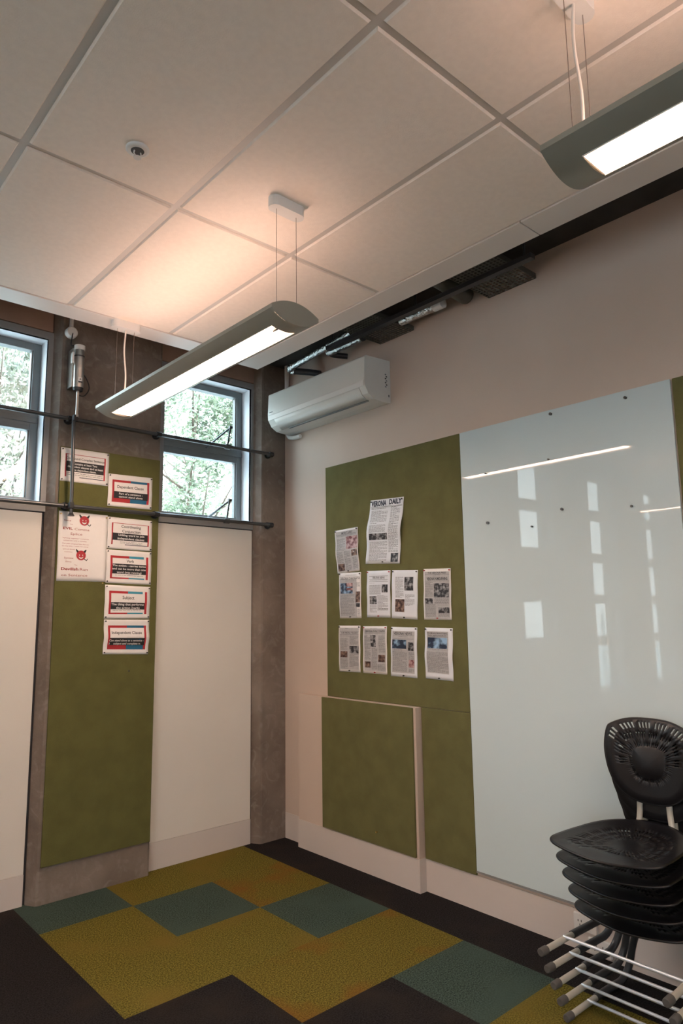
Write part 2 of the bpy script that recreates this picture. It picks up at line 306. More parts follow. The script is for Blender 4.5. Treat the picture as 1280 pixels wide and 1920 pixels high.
# ------------------------------------------------------------------ window wall: bays
YF = -0.07; YO = 0.16; OFF = [0, 1.515, 2.975, 4.47, 5.98, 7.47]
def sash(mb, x0, x1, z0, z1, fw=0.048):
    mb.box((x0, 0.05, z0), (x0 + fw, 0.11, z1), 'frame'); mb.box((x1 - fw, 0.05, z0), (x1, 0.11, z1), 'frame')
    mb.box((x0 + fw, 0.0501, z0), (x1 - fw, 0.11, z0 + fw * 0.72), 'frame'); mb.box((x0 + fw, 0.0501, z1 - fw), (x1 - fw, 0.11, z1), 'frame')
    # thin inner bead
    b = 0.008
    for a, c_ in (((x0 + fw, 0.062, z0 + fw * .72), (x0 + fw + b, 0.10, z1 - fw)), ((x1 - fw - b, 0.062, z0 + fw * .72), (x1 - fw, 0.10, z1 - fw))): mb.box(a, c_, 'grey')
def bay(k, openings, vis):
    o = -OFF[k]
    x0, x1 = 0.83 + o, 1.548 + o; tx0, tx1 = 0.785 + o, 1.583 + o
    ops = sorted(openings)
    # solid wall of the bay between the openings
    wb = MB(); z = 0.0
    lim = []
    for (a, b_, sp_) in ops: lim.append((z, a)); z = b_
    lim.append((z, ZT))
    for (a, b_) in lim:
        if a == 0.0:
            if b_ < 0.3: wb.box((tx0, YF, 0), (tx1, YO, b_), 'panel')
            else:
                wb.box((tx0 - 0.02, YF + 0.012, 0), (tx1 + 0.02, YO, b_ - 0.0065), 'gap')
        elif b_ == ZT:
            wb.box((tx0 - 0.02, YF + 0.012, a + 0.0125), (tx1 + 0.02, YO, b_), 'gap')
        else: wb.box((tx0, YF, a + 0.0125), (tx1, YO, b_ - 0.0065), 'grey')
    wb.box((tx0 - 0.03, YF + 0.006, lim[0][1] - 0.02), (x0 - 0.0125, YO, lim[-1][0] + 0.02), 'gap'); wb.box((x1 + 0.0125, YF + 0.006, lim[0][1] - 0.02), (tx1 + 0.03, YO, lim[-1][0] + 0.02), 'gap')
    tag(wb.build('wall_window_bay'), 'wall of a window bay', kind='structure')
    # infill panel with its skirting, header
    zb = lim[0][1] - 0.07
    if zb > 0.3:
        p = MB(); p.box((0.79 + o, YF - 0.004, 0.165), (1.562 + o, YF + 0.02, zb), 'panel')
        tag(p.build('wall_infill_panel', bevel=0.0015), 'white infill panel under the window', kind='structure')
        p = MB(); p.box((0.79 + o, YF - 0.008, 0.0), (1.562 + o, YF + 0.02, 0.164), 'base')
        tag(p.build('baseboard_%d' % (k + 1)), 'skirting strip under the infill panel', kind='structure')
    h = MB(); h.box((tx0 - 0.005, YF - 0.006, 3.352), (tx1 - 0.012, YF + 0.02, ZT), 'ply')
    tag(h.build('wall_header_panel', bevel=0.001), 'brown header panel above the window', kind='structure')
    # grey front trim frame
    g = MB(); zt = ops[-1][1] + 0.047; zl = ops[0][0] - 0.062
    g.box((tx0, YF - 0.003, zl), (x0, YF + 0.02, zt), 'grey'); g.box((x1, YF - 0.003, zl), (tx1, YF + 0.02, zt), 'grey')
    g.box((x0, YF - 0.003, ops[-1][1]), (x1, YF + 0.02, zt), 'grey')
    for q, (a, b_, sp_) in enumerate(ops): g.box((x0, YF - 0.003, a - (0.062 if q == 0 else 0.03)), (x1, YF + 0.02, a - 0.004), 'grey')
    tag(g.build('trim_%d' % (3 + k)), 'grey frame trim around the window', kind='structure')
    n = 'window_%d' % (k + 1)
    W_ = empty(n, (x0, 0.08, ops[-1][0]), 'window of the window wall', None, kind='structure')
    fr = MB(); rv = MB(); gl = MB()
    for (a, b_, sp_) in ops:
        rv.box((x0 - 0.012, YF - 0.002, a), (x0, 0.12, b_), 'reveal'); rv.box((x1, YF - 0.002, a), (x1 + 0.012, 0.12, b_), 'reveal')
        rv.box((x0 - 0.012, YF - 0.002, b_), (x1 + 0.012, 0.12, b_ + 0.012), 'reveal'); rv.box((x0 - 0.012, YF - 0.005, a - 0.006), (x1 + 0.012, 0.12, a), 'reveal')
        if sp_:
            sash(fr, x0, x1, sp_ + 0.018, b_); sash(fr, x0, x1, a, sp_ - 0.018)
            fr.box((x0, 0.044, sp_ - 0.0179), (x1, 0.11, sp_ + 0.0179), 'frame')
            fr.box((x0 + 0.0481, 0.0495, sp_ - 0.04), (x1 - 0.0481, 0.108, sp_ + 0.062), 'frame')
        else: sash(fr, x0, x1, a, b_)
        gl.box((x0 + 0.03, 0.076, a + 0.02), (x1 - 0.03, 0.082, b_ - 0.02), 'glass')
    fr.build('window_frame', W_, bevel=0.002); rv.build('window_reveal', W_); gl.build('glass_pane', W_)
UP = (2.275, 3.30, 2.80)
bay(0, [UP], True); bay(1, [UP], True)
bay(2, [(1.26, 1.74, None), UP], False)
for k in (3, 4): bay(k, [(0.62, 1.20, None), (1.235, 1.72, None), (1.755, 2.24, None), UP], False)
bay(5, [UP], False)
# concrete pilasters between the bays and the corner column
def pilaster(x0, x1, label, right_chamfer=True):
    p = MB()
    prof = [(x0, 0.15), (x0, YF + 0.0), (x0 + 0.012, YF - 0.02), (x0 + 0.036, -0.132), (x0 + 0.05, -0.137)]
    if right_chamfer: prof += [(x1 - 0.03, -0.137), (x1 - 0.018, -0.132), (x1, YF), (x1, 0.15)]
    else: prof += [(x1, -0.137), (x1, 0.15)]
    p.prism(prof, 2, 0, ZT, 'conc')
    o = p.build('concrete_pilaster'); tag(o, label, kind='structure'); return o
for k in range(1, 6):
    pilaster(1.577 - OFF[k], 0.79 - OFF[k - 1], 'raw concrete pilaster of the window wall')
pilaster(1.57, XW - 0.001, 'raw concrete column in the corner', False)
e = MB(); e.box((XL, YF, 0), (0.8 - OFF[5], 0.16, ZT), 'wall'); tag(e.build('wall_window_end'), 'end of the window wall', kind='structure')

# ------------------------------------------------------------------ outdoors
g = MB(); g.add([(-40, 0.2, -0.6), (40, 0.2, -0.6), (40, 60, -0.6), (-40, 60, -0.6)], [(0, 1, 2, 3)], 'ground_pale')  # ground colour made pale so that daylight bounces up indoors
tag(g.build('ground'), 'pale ground outside the windows, lightened to bounce daylight onto the ceiling', kind='structure')
def tree(x, y, r, zb, h, n, lm, label, seed, size=0.13):
    rnd = random.Random(seed)
    T = empty('leafy_tree', (x, y, -0.6), label, 'tree', 'trees outside the windows')
    tr = MB(); tr.tube(spline([(x, y, -0.6), (x + .1, y, 1), (x - .1, y + .1, 2.4), (x + .1, y, h * .8)]), [0.06 - 0.002 * i for i in range(25)], 'bark', 8)
    for q in range(16):
        a = rnd.uniform(0, 6.28); z0 = rnd.uniform(zb, h * 0.7); L = rnd.uniform(0.6, 1) * r
        tr.tube([(x, y, z0), (x + math.cos(a) * L * .5, y + math.sin(a) * L * .5, z0 + .35 * L), (x + math.cos(a) * L, y + math.sin(a) * L, z0 + .9 * L)], [0.03, 0.02, 0.006], 'bark', 6)
    tr.build('trunk', T)
    lf = MB(); blobs = [(rnd.uniform(-r, r), rnd.uniform(-r * .6, r * .6), rnd.uniform(zb, h), rnd.uniform(.3, .7)) for _ in range(72)]
    for q in range(n):
        bx, by, bz, br = rnd.choice(blobs)
        d = Vector((rnd.gauss(0, 1), rnd.gauss(0, 1), rnd.gauss(0, 1))).normalized() * br * rnd.uniform(.5, 1.05) ** .5
        p = Vector((x + bx, y + by, bz)) + d
        u = Vector((rnd.gauss(0, 1), rnd.gauss(0, 1), rnd.gauss(0, 1))).normalized(); v = u.orthogonal().normalized()
        s_ = size * rnd.uniform(.5, 1.1)
        lf.add([p - u * s_ * .5, p + v * s_ * .25, p + u * s_ * .5, p - v * s_ * .25], [(0, 1, 2, 3)], lm if rnd.random() < .7 else 'leaf2')
    tag(lf.build('foliage', T), kind='stuff')
for i, (x, y, r, z0, h, n, lm) in enumerate([(1.4, 6.4, 1.5, 1.6, 6.9, 26000, 'leaf2'), (4.7, 6.4, 1.7, 1.6, 7.0, 34000, 'leaf'), (8.4, 7.0, 1.6, 1.2, 6.0, 4000, 'leaf'),
        (-2.4, 7.0, 1.7, 0.6, 3.9, 6000, 'leaf'), (-6.0, 8.0, 1.8, 0.4, 4.4, 6000, 'leaf2'), (-10.0, 8.0, 1.9, 0.4, 5.2, 5000, 'leaf'), (2.9, 10.4, 2.0, 1.6, 8.6, 7000, 'leaf2'), (7.2, 10.8, 2.0, 1.6, 8.4, 7000, 'leaf')]):
    tree(x, y, r, z0, h, n, lm, 'leafy tree with sunlit pale foliage outside the windows', 100 + i)
# garden building outside, whose roof shows at the foot of the right window
G = empty('garden_building', (3.8, 3.5, -0.6), 'low grey-roofed building outside the right window with white vent', 'building')
m_ = MB(); m_.box((2.6, 3.2, -0.6), (5.0, 3.9, 2.40), 'conc2'); m_.build('wall', G)
m_ = MB(); m_.box((2.5, 3.1, 2.401), (5.1, 4.0, 2.48), 'grey'); m_.build('roof', G)
m_ = MB(); m_.box((2.22, 3.2, 1.5), (2.42, 3.4, 2.72), 'whitep'); m_.build('vent', G)
F = empty('boundary_fence', (-4, 4.5, -0.6), 'pale railed fence outside the far windows', 'fence')
m_ = MB()
for z in (0.6, 1.0, 1.3): m_.box((-12, 4.5, z), (-0.5, 4.54, z + 0.06), 'whitep')
m_.build('rail', F)
for q in range(6):
    m_ = MB(); m_.box((-12 + q * 2.25, 4.541, -0.6), (-11.9 + q * 2.25, 4.6, 1.5), 'conc2'); m_.build('post', F)

# ------------------------------------------------------------------ pin boards and whiteboard
def pinboard(name, a, b, label):
    m_ = MB(); m_.box(a, b, 'green' if a[0] < 1 else 'green_lit'); o = m_.build(name, bevel=0.002); tag(o, label, 'pinboard'); return o
pinboard('pinboard', (0.115, -0.149, 0.20), (0.768, -0.1375, 2.615), 'tall narrow olive felt pinboard on the concrete pilaster')
pb = pinboard('pinboard', (XW - 0.012, -1.849, 1.026), (XW - 0.0005, -0.632, 2.622), 'large olive felt pinboard on the white wall holding newspaper pages')
pinboard('pinboard', (XW - 0.012, -1.849, 0.180), (XW - 0.0005, -1.486, 1.0235), 'narrow lower olive felt panel between the boxed-out wall and the whiteboard')
pinboard('pinboard', (1.758, -1.462, 0.188), (1.7695, -0.631, 1.0235), 'square olive felt pinboard fixed to the low boxed-out wall')
pinboard('pinboard', (XW - 0.012, -4.3, 0.2), (XW - 0.0005, -3.078, 2.622), 'olive felt pinboard at the right picture edge beyond the whiteboard')
WB = empty('whiteboard', (XW, -2.46, 0.2), 'tall glossy white glass board reflecting the windows', 'whiteboard')
m_ = MB(); m_.box((XW - 0.014, -3.070, 0.205), (XW - 0.003, -1.853, 2.622), 'board'); m_.build('board_panel', WB, bevel=0.0015)
m_ = MB(); m_.box((XW - 0.016, -3.070, 0.196), (XW - 0.001, -1.853, 0.2045), 'grey'); m_.build('bottom_channel', WB)
for (y, z, r) in ((-2.458, 2.598, .008), (-2.86, 2.585, .007), (-2.03, 2.07, .008), (-2.49, 2.09, .007), (-2.31, 2.02, .005), (-2.85, 2.06, .005), (-2.03, 2.35, .004), (-2.43, 2.36, .004)):
    m_ = MB(); m_.tube([(XW - 0.0139, y, z), (XW - 0.024, y, z)], r, 'rail', 10); o = m_.build('magnet', WB)

# ------------------------------------------------------------------ lettering
_tc = {}
def text_mesh(s_, bold):
    if (s_, bold) in _tc: return _tc[(s_, bold)]
    cu = bpy.data.curves.new('t', 'FONT'); cu.body = s_; cu.offset = 0.012 * bold; cu.resolution_u = 2
    ob = bpy.data.objects.new('t', cu); COL.objects.link(ob)
    dg = bpy.context.evaluated_depsgraph_get(); dg.update()
    me = bpy.data.meshes.new_from_object(ob.evaluated_get(dg))
    vs = [tuple(v.co) for v in me.vertices]; fs = [tuple(p.vertices) for p in me.polygons]
    bpy.data.objects.remove(ob); bpy.data.curves.remove(cu); bpy.data.meshes.remove(me)
    x0 = min(v[0] for v in vs); x1 = max(v[0] for v in vs)
    _tc[(s_, bold)] = ([((v[0] - x0) / (x1 - x0), v[1]) for v in vs], fs); return _tc[(s_, bold)]
class Sheet:
    def __init__(s, name, quad, plane, m, label, cat, group, curl=0.004, seed=0, top=True):
        # quad: tl,tr,br,bl 2-D on plane ('y',val) -> (x,z) facing -y ; ('x',val) -> (y,z) facing -x
        s.q = quad; s.pl = plane; s.curl = curl; rnd = random.Random(seed + 5); s.ph = rnd.uniform(0, 6); s.rnd = rnd
        c_ = [sum(p[i] for p in quad) / 4 for i in (0, 1)]
        loc = s.raw(*c_, 0.0015)
        mb = MB(); N_ = 14; vs = []
        for j in range(N_ + 1):
            for i in range(N_ + 1): vs.append(s.P(i / N_, j / N_, 0.0))
        fs = [(j * (N_ + 1) + i, (j + 1) * (N_ + 1) + i, (j + 1) * (N_ + 1) + i + 1, j * (N_ + 1) + i + 1) for j in range(N_) for i in range(N_)]
        mb.add(vs, fs, m, True)
        s.o = mb.build(name, loc=loc); tag(s.o, label, cat, group)
        so = s.o.modifiers.new('thickness', 'SOLIDIFY'); so.thickness = 0.0006; so.offset = -1
    def raw(s, a, b, d):
        return (a, s.pl[1] - d, b) if s.pl[0] == 'y' else (s.pl[1] - d, a, b)
    def P(s, u, v, d):
        tl, tr, br, bl = s.q
        p = [(1 - u) * (1 - v) * tl[i] + u * (1 - v) * tr[i] + u * v * br[i] + (1 - u) * v * bl[i] for i in (0, 1)]
        z = 0.0012 + s.curl * (0.5 + 0.5 * math.sin(3.2 * v * math.pi + s.ph)) * math.sin(math.pi * min(1, max(0, v))) + s.curl * 1.4 * max(0, abs(u - .5) * 2 - .7) * v
        return s.raw(p[0], p[1], z + d)
    def rects(s, name, rs, m, d=0.0005):
        o = None
        for (u0, v0, u1, v1) in rs:
            mb = MB(); n = max(1, int((u1 - u0) * 10)); k = max(1, int((v1 - v0) * 14))
            for j in range(k):
                for i in range(n):
                    a0 = u0 + (u1 - u0) * i / n; a1 = u0 + (u1 - u0) * (i + 1) / n; b0 = v0 + (v1 - v0) * j / k; b1 = v0 + (v1 - v0) * (j + 1) / k
                    mb.add([s.P(a0, b1, d), s.P(a1, b1, d), s.P(a1, b0, d), s.P(a0, b0, d)], [(0, 1, 2, 3)], m)
            o = mb.build(name, s.o)
        return o
    def text(s, name, items, m, d=0.0010):
        o = None
        for it in items:
            mb = MB(); st, u0, v0, u1, v1 = it[:5]; bold = it[5] if len(it) > 5 else 0
            vs, fs = text_mesh(st, bold)
            # cap height fills v0..v1
            mb.add([s.P(u0 + x * (u1 - u0), v1 - (y / 0.72) * (v1 - v0), d) for x, y in vs], fs, m)
            o = mb.build(name, s.o)
        return o
    def lines(s, name, u0, v0, u1, v1, n, m='inkg', fill=0.55, d=0.0008):
        rs = []; h = (v1 - v0) / n
        for k in range(n):
            u = u0; end = u1 if s.rnd.random() > .2 else u0 + (u1 - u0) * s.rnd.uniform(.4, .95)
            while u < end:
                w_ = s.rnd.uniform(.03, .09); rs.append((u, v0 + k * h, min(end, u + w_), v0 + k * h + h * fill * .62)); u += w_ + 0.012
        mb = MB()
        for (a0, b0, a1, b1) in rs:
            if a1 > a0: mb.add([s.P(a0, b1, d), s.P(a1, b1, d), s.P(a1, b0, d), s.P(a0, b0, d)], [(0, 1, 2, 3)], m)
        return mb.build(name, s.o)
    def pins(s, ps, m='black'):
        for (u, v) in ps:
            mb = MB(); a = Vector(s.P(u, v, 0.0)); b = Vector(s.P(u, v, 0.009)); mb.tube([a, b], [0.0035, 0.0045], m, 8); mb.build('pin', s.o)

PY = ('y', -0.1490)
G1 = 'grammar cards on the tall pinboard'
def card(quad, label, title, blk, small=None, top=None, curl=0.004, seed=0, style=0):
    s = Sheet('grammar_card', quad, PY, 'paper', label, 'poster', G1, curl, seed)
    L, R_, T, B = .09, .93, .17, .86
    t_ = .045
    if style == 'rb':      # red left half, blue right half, title box, black band
        s.rects('red_border', [(L, T, .5, T + .07), (L, T, L + t_, B), (L, .56, .5, B), (.88, T, R_, B)], 'red')
        s.rects('blue_border', [(.5, T, .88, T + .07), (.5, .5, .88, B)], 'blue')
        s.rects('title_box', [(L + t_, T + .07, .885, .53)], 'paper', 0.0008)
        s.rects('black_band', [(L + .04, .53, .90, .74)], 'ink', 0.0011)
    elif style == 'cyan':
        s.rects('red_border', [(L, T, .5, T + .07), (L, T, L + t_, B), (L, B - .04, .5, B), (.88, T, R_, B)], 'red')
        s.rects('blue_border', [(.5, T, .83, T + .07), (.5, B - .04, .85, B)], 'cyan')
        s.rects('black_band', [(L + t_, blk[3], .88, blk[4])], 'ink', 0.0008)
    else:
        s.rects('red_border', [(L, T, R_, T + .015), (L, T, L + .03, B), (R_ - .03, T, R_, B)], 'red')
        s.rects('blue_border', [(L + .3, B - .02, .9, B)], 'inkn')
        s.rects('black_band', [(L + .02, blk[3], .9, blk[4])], 'ink', 0.0008)
    s.text('title', title, 'ink', .0014)
    s.text('band_text', blk[0], 'papertext', .0016)
    if small: s.lines('small_text', *small, 'inkg', .4)
    s.pins([(.03, .05), (.97, .05), (.03, .95), (.97, .95)]); return s
def adj(q, dx=0, dz=0): return [(a + dx, b + dz) for a, b in q]
card([(0.114, 2.608), (0.415, 2.609), (0.412, 2.399), (0.115, 2.4)], 'compound-complex sentence card, topmost on the tall pinboard behind the rod',
     [('Compound-Complex Sentence', .10, .26, .90, .33, 1)],
     ([('Contains at least Two', .25, .42, .75, .48, 2), ('dependent clauses and at least', .14, .51, .88, .57, 2), ('one dependent clause.', .24, .60, .74, .66, 2)], 0, 0, .39, .69), (.14, .73, .88, .83, 2), seed=1)
card([(0.416, 2.482), (0.715, 2.488), (0.713, 2.276), (0.414, 2.274)], 'red and blue dependent clause card between the two horizontal bars',
     [('Dependent Clause', .20, .33, .80, .42, 1)], ([('Part of a sentence -', .24, .56, .78, .62, 2), ('cannot stand alone', .24, .65, .78, .71, 2)],), style='rb', seed=2)
card([(0.423, 2.206), (0.721, 2.201), (0.722, 2.001), (0.421, 2.005)], 'coordinating conjunction card just below the lower bar',
     [('Coordinating', .30, .22, .74, .31, 1), ('Conjunction', .32, .37, .73, .46, 1)],
     ([('Linking word to join', .24, .51, .82, .58, 2), ('independent clauses', .22, .62, .82, .69, 2)], 0, 0, .49, .72), (.28, .76, .78, .84, 2), seed=3)
card([(0.421, 1.999), (0.723, 1.995), (0.723, 1.783), (0.421, 1.790)], 'verb card, third up in the right column of cards',
     [('Verb', .44, .27, .60, .36, 1)], ([('The action - carries tense', .13, .43, .87, .49, 2), ('and can be more than one', .13, .53, .87, .59, 2), ('word (was running)', .23, .63, .78, .69, 2)], 0, 0, .41, .71), (.2, .75, .82, .79, 1), style='cyan', seed=4)
card([(0.421, 1.779), (0.722, 1.769), (0.719, 1.567), (0.42, 1.569)], 'subject card between the verb and independent clause cards',
     [('Subject', .38, .31, .64, .41, 1)], ([('The thing that performs', .14, .53, .86, .60, 2), ('the action (verb)', .25, .64, .77, .70, 2)], 0, 0, .51, .72), (.18, .75, .8, .79, 1), style='cyan', seed=5)
card([(0.422, 1.565), (0.721, 1.56), (0.716, 1.341), (0.419, 1.355)], 'curled independent clause card, lowest on the tall pinboard',
     [('Independent Clause', .17, .33, .83, .42, 1)], ([('Can stand alone as a sentence -', .12, .57, .88, .63, 2), ('has subject and complete verb', .12, .66, .88, .72, 2)],), style='rb', curl=.012, seed=6)
# devil poster
s = Sheet('comma_poster', [(0.120, 2.216), (0.421, 2.212), (0.419, 1.796), (0.122, 1.795)], PY, 'paper', 'tall white poster with red grinning devil faces and dark red writing', 'poster', None, .004, 9)
s.text('heading', [('EVIL', .09, .225, .285, .26, 2.2), ('Comma', .32, .228, .62, .262), ('Splice', .24, .30, .48, .335), ('Syntax', .13, .655, .32, .682), ('Sins', .16, .71, .28, .732), ('Sins', .10, .115, .24, .14), ('Devilish', .08, .805, .43, .845, 2.2), ('Run', .46, .808, .62, .845), ('on Sentence', .09, .895, .62, .93), ('The', .22, .175, .28, .188), ('The', .34, .76, .40, .773)], 'redt')
s.text('small_text', [('"Splicing together" complete', .08, .375, .62, .39), ('sentences with a comma.', .11, .41, .58, .425), ('The pain erupted like flames', .08, .455, .62, .47), ('on my skin, I wish I\'d never', .08, .49, .62, .505), ('spliced those', .10, .535, .34, .55), ('commas.', .13, .575, .30, .588)], 'redt')
def devil(cu, cv):
    R0 = .098; asp = .301 / .418
    mb = MB(); n = 28; d = .0013
    P = lambda x, y, dd=d: s.P(cu + x * R0, cv + y * R0 * asp, dd)
    mb.add([P(math.cos(6.2832 * k / n), math.sin(6.2832 * k / n)) for k in range(n)], [tuple(range(n))[::-1]], 'red')
    for q in (-1, 1):
        mb.add([P(q * .45, -.8), P(q * .98, -1.28), P(q * 1.12, -1.1), P(q * .85, -.5)], [(0, 1, 2, 3)], 'ink')
    mb.add([P(.7, .6), P(1.15, .95), P(1.35, .6), P(1.45, .68), P(1.2, 1.15), P(.62, .75)], [(0, 1, 2, 3, 4, 5)], 'ink')
    for q in (-.33, .33): mb.add([P(q + .1 * math.cos(k), -.05 + .14 * math.sin(k), .0017) for k in range(6)], [tuple(range(6))[::-1]], 'papertext')
    mo = [(-.5, .2), (-.3, .38), (0, .46), (.3, .38), (.5, .2), (.42, .5), (.2, .7), (0, .74), (-.2, .7), (-.42, .5)]
    mb.add([P(a, b, .0017) for a, b in mo], [tuple(range(10))[::-1]], 'papertext')
    mb.build('devil_face', s.o)
devil(.51, .115); devil(.47, .625)
s.pins([(.97, .04), (.03, .04), (.94, 1.02)], 'pinbrass')

PX_ = ('x', 1.813)
G2 = 'newspaper pages pinned on the large olive pinboard'
def news(quad, label, seed, paper='paper', tint=None, heads=(), lines_=(), pics=(), rules=(), pins=((.04, .03), (.96, .03), (.5, .97)), curl=.004, hm='ink', pin='black'):
    s = Sheet('newspaper_page', quad, PX_, paper, label, 'poster', G2, curl, seed)
    if tint: s.rects('print_area', [tint], 'news', .0003)
    if rules: s.rects('rule', list(rules), 'ink', .0008)
    if heads: s.text('headline', list(heads), hm)
    for i, l_ in enumerate(lines_): s.lines('text_column', *l_)
    for (u0, v0, u1, v1, m) in pics: s.rects('picture', [(u0, v0, u1, v1)], m, .0012)
    s.pins(pins, pin); return s
news([(-0.728, 2.155), (-0.963, 2.16), (-0.979, 1.864), (-0.758, 1.855)], 'tilted grey page with a red crowd picture, upper left of the newspaper pages', 11, 'paper', (.03, .04, .97, .97),
     [('MORTUARY', .3, .06, .78, .11, 1)], [(.08, .13, .92, .17, 2), (.06, .21, .42, .5, 12), (.06, .52, .32, .78, 11), (.38, .52, .64, .96, 18), (.72, .68, .95, .96, 12), (.06, .97, .3, .975, 1)],
     [(.47, .18, .96, .47, 'picred'), (.70, .50, .95, .64, 'picbrown'), (.05, .79, .34, .95, 'picbrown')], [(.05, .115, .95, .12)], curl=.008)
news([(-1.094, 2.322), (-1.395, 2.307), (-1.35, 1.887), (-1.041, 1.904)], 'large sheet headed VERONA DAILY, highest of the newspaper pages', 12, 'paperb', None,
     [('VERONA', .04, .02, .50, .10, 4), ('DAILY', .58, .015, .95, .09, 4)],
     [(.05, .14, .50, .16, 1), (.06, .175, .55, .36, 12), (.07, .37, .52, .385, 1), (.07, .40, .55, .52, 8), (.64, .13, .92, .83, 40), (.08, .66, .60, .96, 22)],
     [(.07, .53, .61, .63, 'picbw'), (.72, .84, .94, .975, 'picbw')], [(.03, .115, .97, .12), (.05, .128, .97, .131)], curl=.016, hm='inkn')
news([(-0.769, 1.859), (-0.988, 1.853), (-0.987, 1.551), (-0.773, 1.551)], 'page with a blue and pink portrait, left end of the middle row of newspaper pages', 13, 'paper', (.03, .14, .80, .97),
     [('VERONA CHRONICLE', .06, .11, .96, .15, 1)], [(.3, .05, .8, .075, 1), (.3, .18, .7, .2, 1), (.06, .48, .70, .95, 26), (.78, .22, .96, .32, 6), (.82, .80, .95, .95, 9)],
     [(.06, .23, .62, .46, 'picblue'), (.34, .23, .62, .40, 'picred'), (.76, .42, .96, .66, 'picbrown'), (.77, .67, .96, .76, 'picbw')], [(.04, .095, .95, .1)])
news([(-1.046, 1.858), (-1.261, 1.85), (-1.254, 1.553), (-1.042, 1.556)], 'white page headed VERONA NEWS with two small grey pictures, middle row', 14, 'paperb', None,
     [('VERONA NEWS', .24, .13, .76, .175, 1)], [(.15, .205, .86, .22, 1), (.12, .27, .34, .28, 1), (.12, .31, .60, .52, 12), (.45, .53, .90, .86, 18), (.12, .74, .42, .90, 8), (.5, .815, .9, .84, 1)],
     [(.65, .30, .90, .47, 'picbw'), (.12, .55, .42, .72, 'picbw')], [(.1, .115, .9, .12), (.1, .19, .9, .194), (.1, .235, .9, .239)], pin='pinred')
news([(-1.277, 1.849), (-1.495, 1.838), (-1.481, 1.539), (-1.265, 1.549)], 'page without headline showing two dark figures, third in the middle row', 15, 'paperb', None, (),
     [(.14, .14, .46, .58, 24), (.52, .50, .88, .74, 13)], [(.50, .14, .84, .42, 'picbw'), (.14, .60, .50, .86, 'picbrown')], [])
news([(-1.541, 1.842), (-1.751, 1.834), (-1.746, 1.536), (-1.535, 1.539)], 'page headed VERONA IN MOURNING, right end of the middle row', 16, 'paper', (.04, .06, .95, .97),
     [('THE VERONA PRESS', .16, .065, .84, .10, 1), ('VERONA IN MOURNING', .12, .17, .88, .225, 2)],
     [(.42, .12, .6, .135, 1), (.06, .27, .34, .56, 14), (.06, .70, .44, .95, 14), (.40, .58, .92, .70, 6), (.52, .71, .88, .725, 1), (.52, .88, .92, .95, 4)],
     [(.38, .29, .92, .565, 'picbw'), (.05, .585, .34, .69, 'picbw'), (.53, .76, .93, .87, 'picbw')], [(.05, .115, .95, .119), (.05, .245, .95, .249)], pin='pinred')
news([(-0.759, 1.502), (-0.973, 1.502), (-0.969, 1.2), (-0.76, 1.197)], 'page with a row of three dark figures, left end of the bottom row', 17, 'paper', (.04, .05, .93, .95),
     [('OUR VERONA TRAGEDY', .12, .14, .90, .175, 1)], [(.3, .06, .7, .075, 1), (.08, .28, .42, .54, 14), (.52, .24, .92, .42, 9), (.08, .70, .42, .94, 13), (.5, .62, .92, .90, 14)],
     [(.50, .44, .92, .60, 'picbw'), (.08, .56, .40, .69, 'picbrown')], [(.05, .12, .93, .124), (.05, .19, .93, .194), (.05, .225, .93, .229)])
news([(-1.001, 1.498), (-1.218, 1.499), (-1.214, 1.199), (-0.995, 1.199)], 'three-column page with a tall middle picture, second in the bottom row', 18, 'paper', (.05, .05, .95, .95),
     [('VERONA DAILY PAPER', .07, .085, .93, .12, 1)], [(.3, .04, .6, .055, 1), (.06, .20, .32, .72, 26), (.36, .46, .60, .92, 24), (.66, .20, .92, .56, 18), (.62, .80, .94, .93, 7)],
     [(.33, .19, .54, .44, 'picbw'), (.64, .60, .92, .75, 'picbrown'), (.08, .75, .32, .88, 'picbrown')], [(.05, .13, .95, .134), (.05, .16, .95, .164)], pin='pinred')
news([(-1.257, 1.495), (-1.476, 1.492), (-1.467, 1.191), (-1.246, 1.193)], 'page headed VERONA NEWS with a blue cloud picture, bottom row', 19, 'paperb', (.05, .08, .90, .92),
     [('VERONA NEWS', .10, .10, .80, .155, 1)], [(.3, .19, .64, .205, 1), (.1, .45, .55, .465, 1), (.07, .48, .62, .90, 22), (.68, .50, .88, .66, 8), (.68, .83, .88, .9, 4)],
     [(.06, .255, .60, .435, 'picblue'), (.66, .30, .87, .47, 'picbw'), (.68, .65, .88, .80, 'picred')], [(.07, .165, .88, .169), (.07, .235, .88, .239)])
news([(-1.537, 1.492), (-1.749, 1.488), (-1.743, 1.19), (-1.534, 1.195)], 'white-margined page with a glowing blue picture, right end of the bottom row', 20, 'paperb', (.07, .07, .84, .88),
     [('WELCOME BACK VERONA STUDENTS', .08, .09, .80, .12, 1), ('TRAGIC DEATHS IN OUR CITY', .10, .135, .78, .162, 1)], [(.1, .415, .78, .43, 1), (.3, .445, .6, .455, 1), (.08, .47, .84, .87, 22)],
     [(.10, .19, .80, .40, 'picblue')], [(.08, .17, .84, .174)], curl=.007)

# loose pins left in the boards
def loosepin(p, ax, m, label):
    mb = MB(); q = list(p); q[ax] -= 0.012; mb.tube([p, q], [0.003, 0.005], m, 8); tag(mb.build('drawing_pin'), label, 'pin')
loosepin((0.59, -0.149, 1.245), 1, 'black', 'black drawing pin alone below the independent clause card')
loosepin((1.758, -1.15, 0.265), 0, 'pinbrass', 'brass pin low on the square pinboard of the boxed-out wall')

